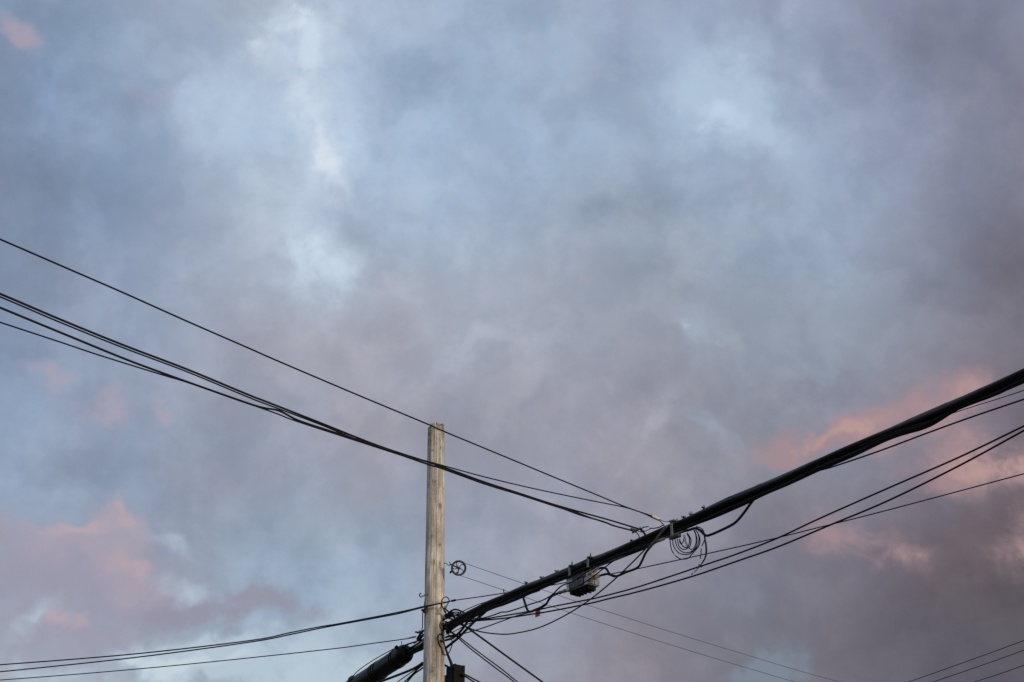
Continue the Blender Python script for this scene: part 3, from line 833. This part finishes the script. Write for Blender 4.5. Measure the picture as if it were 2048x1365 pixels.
def coilwire(name, pts, d=14.2, r=0.0054, m=BLACK): tube(name, pix(pts, d, d - 0.05), r, m, coil, 7)
coilwire('loop', [(1340,1078),(1341,1090),(1344,1102),(1351,1112),(1360,1118),(1367,1119),(1376,1117),(1383,1110),(1390,1102),(1398,1092),(1400,1080),(1397,1069),(1391,1060)])
coilwire('loop', [(1345,1079),(1347,1092),(1353,1102),(1361,1108),(1371,1109.5),(1380,1108),(1388,1101),(1395,1092),(1398,1078),(1395,1064)], 14.16)
coilwire('loop', [(1350,1078),(1353,1091),(1359,1100),(1368,1105.5),(1378,1105.5),(1386,1101),(1392,1092),(1394,1078),(1389,1061)], 14.24)
coilwire('loop', [(1355,1078),(1357,1090),(1363,1098),(1371,1098.8),(1379,1094),(1382,1084),(1380,1075),(1374,1066)], 14.18)
coilwire('loop', [(1359,1078),(1361,1085),(1366,1093),(1373,1095.5),(1378,1089),(1379,1078),(1374,1068)], 14.14, 0.006)
coilwire('loop', [(1359,1081),(1360.5,1087),(1363.5,1087.5),(1367,1083),(1368,1076)], 14.2)
coilwire('loop', [(1369,1070),(1372,1084),(1377,1095),(1383,1099),(1388,1095),(1392,1084),(1391,1070),(1387,1060)], 14.26, 0.0038)
coilwire('loop', [(1367,1070),(1369,1082),(1374,1093),(1380,1099),(1387,1102)], 14.12, 0.0032, TAPE)
coilwire('loop', [(1393,1057),(1402,1060),(1408,1066),(1410,1074),(1411,1084)], 14.2)
coilwire('tail', [(1392,1053),(1404,1058),(1409,1068),(1410,1078),(1413,1091),(1413,1108),(1409,1120),(1402,1130)], 14.18, 0.0055)
coilwire('tail', [(1408,1072),(1410,1085),(1411.5,1100),(1410,1114),(1404,1126),(1397,1136),(1388,1145.5)], 14.22, 0.0042)
coilwire('tail', [(1409,1080),(1406,1088),(1404,1092.5)], 14.2)
coilwire('tail', [(1402.5,1097),(1401.8,1108),(1400.5,1118)], 14.2)
coilwire('tail_break', [(1404,1092.5),(1403.2,1095),(1402.5,1097)], 14.2, 0.003, CERAM)
coilwire('tail', [(1386,1146.5),(1382.8,1149.5)], 14.22, 0.005)
coilwire('tail_break', [(1388,1145.5),(1386,1146.5)], 14.22, 0.003, CERAM)
coilwire('wire_tie', [(1398.5,1131),(1403,1133.5)], 14.19, 0.011)
for a in (((1347.5,1108),(1350,1111)), ((1356.5,1106.5),(1359.5,1108.7))):
    coilwire('tape_mark', a, 14.18, 0.0048, CERAM)

# ================================================================== drops that fan out to the upper left
G1 = 'service drops running to the upper left'
def ul(name, label, pts, r):
    x0 = pts[0][0]; x1 = pts[-1][0]
    dd = lambda x: 1.0 / ((1/14.6) + (x - 1325) / -1325.0 * (1/9.7 - 1/14.6))
    return tag(tube(name, onward([P(x, y, dd(x)) for x, y in pts]), r, BLACK, None, 8), label, 'wire', G1)
EXT = lambda y, s: [(-160, y - 160*s), (-420, y - 420*s)]
ul('service_wire', 'topmost single black wire crossing above the pole top', [(1304,1032.5),(1250.6,1014),(1194.5,990.5),(1104.6,953.4),(1015,916),(880,860),(857,849.5),(705,786),(550,720),(498,697),(374,643),(249,587),(124.6,533),(0,479)] + EXT(479, 0.42), 0.0068)
ul('service_wire', 'thin wire that leaves the thick pair right of the pole and joins the topmost wire', [(1304,1035),(1281,1025),(1250.6,1015.3),(1217,1008.5),(1149.5,995),(1060,976),(970,954.5),(900,935.5),(855,923),(761,897.5),(634,847),(532,808.6),(498,795.5),(374,744),(249,697),(124.6,647),(0,594)] + EXT(594, 0.41), 0.0060)
ul('service_wire', 'upper thick wire of the group passing in front of the pole below its top', [(1280,1059),(1217,1040),(1172,1027.6),(1104.6,1008.5),(1037,986.5),(970,965),(880,932.5),(761,893.5),(634,843.5),(532,803.6),(498,790.5),(374,739),(249,691.5),(124.6,641),(0,588)] + EXT(588, 0.41), 0.0085)
ul('service_wire', 'lower wire of the group passing in front of the pole, wavy at left', [(1264,1061.5),(1228,1052),(1206,1043.5),(1161,1030.5),(1127,1018),(1104.6,1011),(1037,989),(970,968.5),(880,936),(857,929.5),(735.5,887),(659,862),(596,841),(558,822),(522,815),(473,799),(374,764),(324,746),(249,718),(124.6,667),(0,615.7)] + EXT(615.7, 0.41), 0.0085)
ul('service_wire', 'lowest thin wire at the left edge that merges into the wire above it', [(1268,1063),(1206,1044.5),(1127,1016),(1037,989.5),(880,936.5),(735.5,889.5),(596,844),(558,829.5),(522,816.5),(473,800),(374,765),(324,750),(199,711),(124.6,686),(0,645)] + EXT(645, 0.33), 0.0058)
# wedge clamps where they are tied off to the span
wc = thing('wedge_clamp', 'small cream wedge clamp holding the topmost wire at the cables', 'wire clamp', P(1312, 1036, 14.6))
bm = bmesh.new(); A, B = P(1303, 1032, 14.6), P(1319.5, 1039, 14.58)
box_bm(bm, (B-A).length, 0.022, 0.024, frame((A+B)/2 - wc.location, B-A), 0.003); from_bm('shell', bm, CERAM, wc)
bm = bmesh.new(); A, B = P(1302, 1034.5, 14.57), P(1319, 1041.5, 14.55)
box_bm(bm, (B-A).length, 0.018, 0.009, frame((A+B)/2 - wc.location, B-A), 0.002); from_bm('wedge', bm, DSTEEL, wc)
tube('tail_wire', pix([(1318,1040),(1322,1044.5),(1327,1050),(1332,1058)], 14.56, 14.5), 0.005, BLACK, wc)
tube('tail_wire', pix([(1319,1039),(1327,1043),(1335,1044),(1340,1041)], 14.56, 14.4), 0.0034, DSTEEL, wc)
wc = thing('wedge_clamp', 'dark tangle of clamps where the thick wires tie to the cables', 'wire clamp', P(1284, 1060, 14.75))
for a, b, m_ in (((1261,1057.5),(1275,1061.5),TAPE), ((1264,1066),(1275,1061),TAPE)):
    bm = bmesh.new(); A, B = P(*a, 14.76), P(*b, 14.74)
    box_bm(bm, (B-A).length, 0.02, 0.018, frame((A+B)/2 - wc.location, B-A), 0.003); from_bm('wedge', bm, m_, wc)
for pts, r in (([(1275,1061),(1281,1058),(1288,1055),(1297,1053.3)], 0.006), ([(1270,1063.5),(1276,1069),(1279,1076),(1281,1081)], 0.0055), ([(1280,1058),(1286,1063),(1289,1068),(1292,1073)], 0.011),
               ([(1299,1057),(1308,1057),(1318,1055),(1326,1051)], 0.0062), ([(1276,1062),(1284,1065),(1292,1062),(1300,1059)], 0.004), ([(1280,1055),(1280.5,1060),(1284,1064)], 0.006)):
    tube('tail_wire', pix(pts, 14.72, 14.66), r, BLACK, wc)

# ================================================================== wires from the pole to the left edge
G2 = 'wires leaving the pole to the left'
wire('service_wire', 'upper of the two twisted wires from the pole to the left edge', [(-400,1356),(-150,1340),(0,1330),(265.6,1308.7),(500,1281.6),(578,1266.3),(640,1254),(680,1247.5),(767,1231),(820,1220),(845,1213.8),(874,1208.7),(889.7,1205.8),(900,1203)], 20.1, 16.93, 0.0085, G2, ext='f')
wire('service_wire', 'lower of the two twisted wires from the pole to the left edge', [(-400,1378),(-150,1357),(0,1344),(265.6,1316),(500,1284.7),(578,1270),(640,1257),(680,1249.5),(767,1233.5),(800,1227),(835,1218),(858,1212.5),(880,1207)], 20.1, 16.95, 0.0085, G2, ext='f')
wire('service_wire', 'lowest single thin wire between the left edge and the pole', [(-400,1387),(0,1360.6),(312.5,1335),(640,1301),(747.4,1287),(814,1277.8),(832,1274.5)], 19.9, 17.25, 0.0065, G2, ext='f')
gz = thing('wire_grip', 'small pale grip on the thin wire just left of the pole', 'wire grip', P(818, 1276.8, 17.2))
bm = bmesh.new(); A, B = P(812.5, 1277.8, 17.26), P(819, 1276.3, 17.24)
box_bm(bm, (B-A).length, 0.02, 0.018, frame((A+B)/2 - gz.location, B-A), 0.004); from_bm('body', bm, CERAM, gz)
tube('bail', pix([(818,1275.5),(826,1273.8),(833,1273.2)], 17.24, 17.2), 0.004, STEEL, gz)
wire('guy_cable', 'thickest of the cables dropping from the pole under the black splice case', [(845,1326),(838,1331.5),(822.6,1340),(790,1352.8),(758,1364.6),(700,1384),(600,1416)], 17.15, 18.3, 0.0155, 'cables falling away behind the pole', ext='l', length=16.0)
wire('guy_cable', 'thin wire just under the thick cable below the splice case', [(840,1333),(836.6,1336),(820,1347),(796,1363.5),(750,1396)], 17.2, 17.9, 0.0062, 'cables falling away behind the pole', ext='l', length=16.0)
wire('guy_cable', 'straight middle wire of the fan falling left from the pole near the bottom edge', [(846,1330),(840,1335),(833,1341),(810,1363.5),(776,1396)], 17.2, 17.8, 0.0088, 'cables falling away behind the pole', ext='l', length=16.0)
wire('guy_cable', 'lowest wire of the fan falling left from the pole near the bottom edge', [(848,1334),(842,1339),(828,1348.8),(815,1363.5),(788,1394)], 17.2, 17.8, 0.0098, 'cables falling away behind the pole', ext='l', length=16.0)

# ================================================================== wires from the pole to the right
G3 = 'wires running to the right edge below the thick cables'
RX = lambda p, q: [(q[0] + (q[0]-p[0])*k, q[1] + (q[1]-p[1])*k) for k in (0.6, 1.6)]
def right(name, label, pts, d0, d1, r, m=None):
    pts = pts + RX(pts[-2], pts[-1])
    # depth is given at the first point and at the right edge of the picture
    t = (pts[-1][0] - pts[0][0]) / (2048.0 - pts[0][0])
    dend = 1.0 / (1/d0 + (1/d1 - 1/d0) * t)
    return tag(tube(name, onward([P(x, y, 1.0 / (1/d0 + (1/d1 - 1/d0) * (x - pts[0][0]) / (2048.0 - pts[0][0]))) for x, y in pts]), r, m or BLACK, None, 8), label, 'wire', G3)
right('service_wire', 'upper of the two parallel wires below the thick cables at right', [(894,1246),(915,1244.5),(940,1241.5),(965,1239),(1008,1232),(1054,1224.2),(1089,1217.3),(1100,1214.7),(1175,1200),(1197.7,1195.2),(1271,1175.8),(1349,1150.5),(1384,1138.6),(1418,1127.4),(1475,1108),(1556,1076.3),(1639,1037.5),(1778,976),(1918,915),(2048,852.5)], 16.98, 12.4, 0.0088)
right('service_wire', 'lower of the two parallel wires below the thick cables at right', [(894,1249),(923,1244.5),(963,1241.2),(1008,1237),(1071,1227.7),(1098.5,1223.3),(1175,1208.3),(1222,1196.8),(1260,1188),(1307.5,1175.6),(1350,1163.5),(1396.6,1149.5),(1426,1139.5),(1475,1122.5),(1556,1094),(1656,1052.3),(1778,1001),(1918,932),(2048,861.5)], 16.98, 12.2, 0.0092)
right('service_wire', 'thin taut wire passing behind the finned box to the right edge', [(886,1206),(900,1202.8),(910,1201),(960,1194),(1011,1186.3),(1060,1178.5),(1105,1170.5),(1134,1165),(1180,1156.5),(1220,1148.6),(1275,1138),(1413.5,1108),(1540,1079.5),(1639,1055),(1778,1020),(2048,948)], 16.95, 13.9, 0.0064)
right('service_wire', 'wire that splits from the underside of the thick cables near the right edge', [(1530,978),(1600,950),(1640,941),(1673,931.5),(1760,902),(1848,869),(1936,837),(2048,799)], 13.7, 11.8, 0.0078)
right('service_wire', 'thinnest wire hugging the thick cables at the far right', [(1720,893),(1780,868),(1850,845),(1899,829),(1950,812.5),(2000,797),(2048,781)], 12.7, 11.7, 0.0038)
bm = bmesh.new(); spl = P(907, 1201.6, 16.9)
lathe_bm(bm, [(0.007, -0.03), (0.013, -0.025), (0.013, 0.025), (0.007, 0.03)], frame(Vector((0, 0, 0)), Vector((1, 0.05, 0.25))), 10)
o = from_bm('wire_sleeve', bm, BLACK); o.location = spl
tag(o, 'short black sleeve on the thin wire just right of the pole', 'wire sleeve')

G4 = 'slack wires between the pole and the thick cables'
wire('slack_wire', 'deep sagging wire looping below the thick cables right of the pole', [(905,1241),(917,1248),(930,1253.5),(951,1261.2),(973,1266),(1001,1268.8),(1021.5,1268.3),(1052,1263),(1083,1254),(1129,1232),(1175.4,1203),(1221.5,1166),(1260,1130),(1286,1103.5),(1300,1088)], 16.95, 14.55, 0.0075, G4)
wire('slack_wire', 'wavy wire passing diagonally across the upper face of the finned box', [(930,1241),(945,1238),(965.7,1236.5),(987,1230.7),(1003,1225),(1015.7,1223.8),(1044,1215),(1060,1209),(1080,1203),(1094,1196.5),(1106,1188.5),(1119,1175.5),(1129,1169.5),(1144.6,1164),(1160,1153.5),(1175,1143.5),(1200,1132),(1229,1121.5),(1250,1112.5)], 16.75, 14.45, 0.0078, G4)
wire('slack_wire', 'thin wire passing diagonally across the lower face of the finned box', [(1100,1196),(1118,1187.5),(1134,1183),(1156,1172.5),(1175,1161.5),(1190,1151),(1205,1139),(1221,1126.5),(1240,1114)], 15.25, 14.75, 0.0066, G4)
wire('slack_wire', 'wire rising gently from the pole to the elbow of the bent cable', [(891,1276),(923,1268.6),(951,1261),(980,1251.5),(1015.7,1238.3),(1037,1230.8),(1061.5,1224.6),(1078,1216),(1096,1205)], 17.05, 15.65, 0.0068, G4)
wire('slack_wire', 'thin short wire angling from the pole up into the cable bundle', [(891,1270),(904,1265),(917,1259),(930,1251.5),(942,1246)], 17.05, 16.7, 0.0055, G4)
wire('slack_wire', 'thin wire slanting up to the thick cables just right of the pole curls', [(916,1227.5),(930,1221),(955,1210),(976,1203)], 16.95, 16.5, 0.0055, G4)
wire('slack_wire', 'stubby wire sticking out of the pole below the curls', [(890,1275.5),(897,1272.5),(908,1270.8),(922,1268)], 17.05, 16.9, 0.0095, G4)
wire('slack_wire', 'frayed wire end poking out beside the pole', [(889,1281.5),(896,1280),(902,1278.6),(907,1277.6)], 17.05, 16.95, 0.0085, G4, TAPE)

G5 = 'drop wires falling to the lower right'
wire('drop_wire', 'thick drop wire falling from the pole to the lower right', [(903,1230),(912,1238.5),(923,1247.3),(937,1257.5),(980,1288.6),(1023,1320),(1080,1361),(1130,1397),(1220,1462)], 16.98, 18.6, 0.0118, G5, ext='l', length=16.0)
wire('drop_wire', 'outer of two thin drop wires falling close together right of the pole', [(894,1257),(905,1265.5),(915.7,1272.5),(937,1289),(965.7,1311),(1003,1338.5),(1035.7,1365),(1120,1432)], 17.0, 18.4, 0.0075, G5, ext='l', length=16.0)
wire('drop_wire', 'inner of two thin drop wires falling close together right of the pole', [(894,1260),(906,1268),(917,1277),(937,1294.5),(965.7,1317),(994,1338.5),(1029,1365),(1110,1432)], 17.03, 18.4, 0.0080, G5, ext='l', length=16.0)
wire('drop_wire', 'upper wire leaving the black box to the lower right', [(924,1347),(934,1351.5),(951,1360.5),(980,1375),(1040,1404)], 17.0, 17.8, 0.0095, G5, ext='l', length=16.0)
wire('drop_wire', 'lower wire leaving the black box to the lower right', [(924,1350),(934,1355.5),(949,1365),(980,1382),(1040,1412)], 17.0, 17.8, 0.0095, G5, ext='l', length=16.0)

# ================================================================== black terminal box beside the pole
tb = P(908, 1375, 17.02)
box = thing('terminal_box', 'black plastic terminal box fixed to the right side of the pole', 'terminal box', tb)
BR = Matrix.Rotation(math.radians(38), 4, 'Z')
def tbox(name, sx, sy, sz, c, m, bevel=0.008):
    bm = bmesh.new(); box_bm(bm, sx, sy, sz, BR @ Matrix.Translation(c), bevel)
    return from_bm(name, bm, m, box, False)
tbox('case', 0.150, 0.14, 0.46, (0, 0.0, 0.015), RUBBER, 0.012)
tbox('cover', 0.160, 0.030, 0.48, (0.0, -0.085, 0.014), RUBBER, 0.012)
tbox('cover_rib', 0.03, 0.012, 0.47, (0.065, -0.104, 0.018), RUBBER, 0.004)
tbox('cover_rib', 0.02, 0.012, 0.47, (-0.065, -0.104, 0.018), RUBBER, 0.004)
tbox('back_plate', 0.05, 0.05, 0.30, (-0.06, 0.09, 0.0), DSTEEL, 0.004)
tube('feed_cable', pix([(890,1293),(893,1303),(898,1316),(902,1326),(904,1336)], 17.02, 17.0), lambda t: 0.0115 + 0.008*t, BLACK, box, 12)
tube('feed_cable', pix([(887,1330),(894,1333),(901,1338)], 17.06, 17.02), 0.013, BLACK, box, 10)

# ================================================================== orange tag
tg = P(1075.5, 1227.5, 16.0)
tagw = thing('cable_tag', 'small faded orange marker tag hanging on the lower wires', 'tag', tg)
bm = bmesh.new()
sh = [(1070.5,1220),(1080.5,1220.2),(1081,1228),(1078.5,1229.5),(1081.5,1231),(1070.5,1235.5)]
fv = [bm.verts.new(P(x, y, 16.05) - tg) for x, y in sh]
bv = [bm.verts.new(P(x, y, 16.05) - tg + Vector((0.001, 0.005, 0))) for x, y in sh]
bm.faces.new(list(reversed(fv))); bm.faces.new(bv)
for k in range(len(sh)): bm.faces.new((fv[k], fv[(k+1) % len(sh)], bv[(k+1) % len(sh)], bv[k]))
from_bm('plate', bm, ORANGE, tagw, False)
bm = bmesh.new(); tube_bm(bm, [P(1075.5 + 2.2*math.cos(a), 1222 + 3.5*math.sin(a), 16.0) - tg for a in [k*math.pi/6 for k in range(12)]], 0.003, 5, True)
from_bm('tie', bm, DSTEEL, tagw)

# ================================================================== clothesline pulley
pc = P(917.3, 1136.6, 17.25)
pul = thing('clothesline_pulley', 'small dark iron spoked clothesline pulley hooked to the pole', 'pulley', pc)
vw = (pc - CAM).normalized()
nx = Vector((1, 0, 0)); nyv = vw.cross(nx).normalized() * -1      # wheel plane, nearly square to the view
tilt = Matrix.Rotation(math.radians(14), 4, nyv)
ex = (tilt @ nx).normalized(); ey = nyv; en = ex.cross(ey)
RP = 14.0 / F * 17.25
def ringpts(r, n=40): return [ex*r*math.cos(2*math.pi*k/n) + ey*r*math.sin(2*math.pi*k/n) for k in range(n)]
bm = bmesh.new()
tube_bm(bm, [p + en*0.009 for p in ringpts(RP)], 0.0100, 7, True)
tube_bm(bm, [p - en*0.009 for p in ringpts(RP)], 0.0100, 7, True)
tube_bm(bm, ringpts(RP*0.93), 0.009, 7, True)
from_bm('rim', bm, IRON, pul)
bm = bmesh.new(); lathe_bm(bm, [(0.010, -0.02), (0.018, -0.018), (0.018, 0.018), (0.010, 0.02)], frame(Vector((0, 0, 0)), en, ey), 14)
from_bm('hub', bm, IRON, pul)
for k in range(5):
    a = math.radians(20 + 72*k)
    pts = []
    for u in (0.12, 0.4, 0.7, 0.95):
        aa = a + 0.55*math.sin(u*math.pi)
        pts.append(ex*RP*u*math.cos(aa) + ey*RP*u*math.sin(aa))
    bm = bmesh.new(); tube_bm(bm, catmull(pts, 4), 0.0055, 6)
    from_bm('spoke', bm, IRON, pul)
Q = lambda x, y, o=0.0: (P(x, y, 17.25) - pc) + en*o
for o_ in (-0.024, 0.024):
    bm = bmesh.new(); A, B = Q(900, 1128.5, o_*0.6), Q(921, 1138.5, o_)
    box_bm(bm, (B-A).length, 0.005, 0.014, frame((A+B)/2, B-A, ey), 0.001)
    from_bm('fork', bm, IRON, pul, False)
bm = bmesh.new(); tube_bm(bm, catmull([Q(901,1129), Q(899.5,1125.5), Q(898.7,1123.8)], 3), 0.005, 6)
from_bm('pin', bm, IRON, pul)
bm = bmesh.new(); tube_bm(bm, catmull([Q(888,1127), Q(893,1127.5), Q(895.5,1130), Q(898,1131.8), Q(901,1130), Q(902,1128)], 5), 0.005, 6)
from_bm('hook', bm, DSTEEL, pul)
bm = bmesh.new(); tube_bm(bm, catmull([Q(913,1131.5), Q(917,1137), Q(916,1143.5), Q(911,1146.8), Q(905,1144.5)], 5), 0.006, 6)
from_bm('guard', bm, IRON, pul)
bm = bmesh.new(); lathe_bm(bm, [(0.008, -0.02), (0.015, -0.012), (0.012, 0.0), (0.018, 0.012), (0.008, 0.02)], frame(Q(903, 1143.5), Vector((1, 0, 0.6))), 10)
box_bm(bm, 0.02, 0.02, 0.02, Matrix.Translation(Q(900.7, 1145.5)), 0.004)
from_bm('tightener', bm, IRON, pul)
line = thing('clothesline', 'pair of very thin clothesline strands running from the pulley to the lower right', 'clothesline', pc)
tube('strand', pix([(917.5,1122.3),(924,1124),(931,1127.3),(1048,1168),(1100,1185),(1153.7,1203.7),(1344,1264.7),(1515,1317),(1600,1342.5),(1690,1367),(1900,1422)], 17.22, 24.2) + onward(pix([(1690,1367),(1900,1422)], 22.4, 24.2), 20.0)[2:], 0.0036, ROPE, line, 6)
tube('strand', pix([(914,1150.4),(920,1151.5),(1017,1184),(1100,1212),(1144,1227),(1344,1291),(1588,1364),(1800,1424)], 17.28, 24.2) + onward(pix([(1588,1364),(1800,1424)], 22.0, 24.2), 20.0)[2:], 0.0036, ROPE, line, 6)

# ================================================================== far wires in the lower right corner
G6 = 'three far wires in the lower right corner'
for lab, a, b in (('uppermost of the three far wires in the lower right corner', (1815,1365), (2048,1281.5)), ('middle one of the three far wires in the lower right corner', (1864,1365), (2048,1301)),
                  ('lowest of the three far wires in the lower right corner', (1947,1365), (2048,1331))):
    sl_ = (b[1]-a[1]) / (b[0]-a[0])
    pts = [(a[0]-260, a[1]-sl_*260*0.86), (a[0]-90, a[1]-sl_*90*0.95), a, ((a[0]+b[0])/2, (a[1]+b[1])/2 + 0.8), b, (b[0]+120, b[1]+sl_*124), (b[0]+320, b[1]+sl_*345)]
    wire('street_wire', lab, pts, 33.0, 24.0, 0.0078, G6, ext='fl')
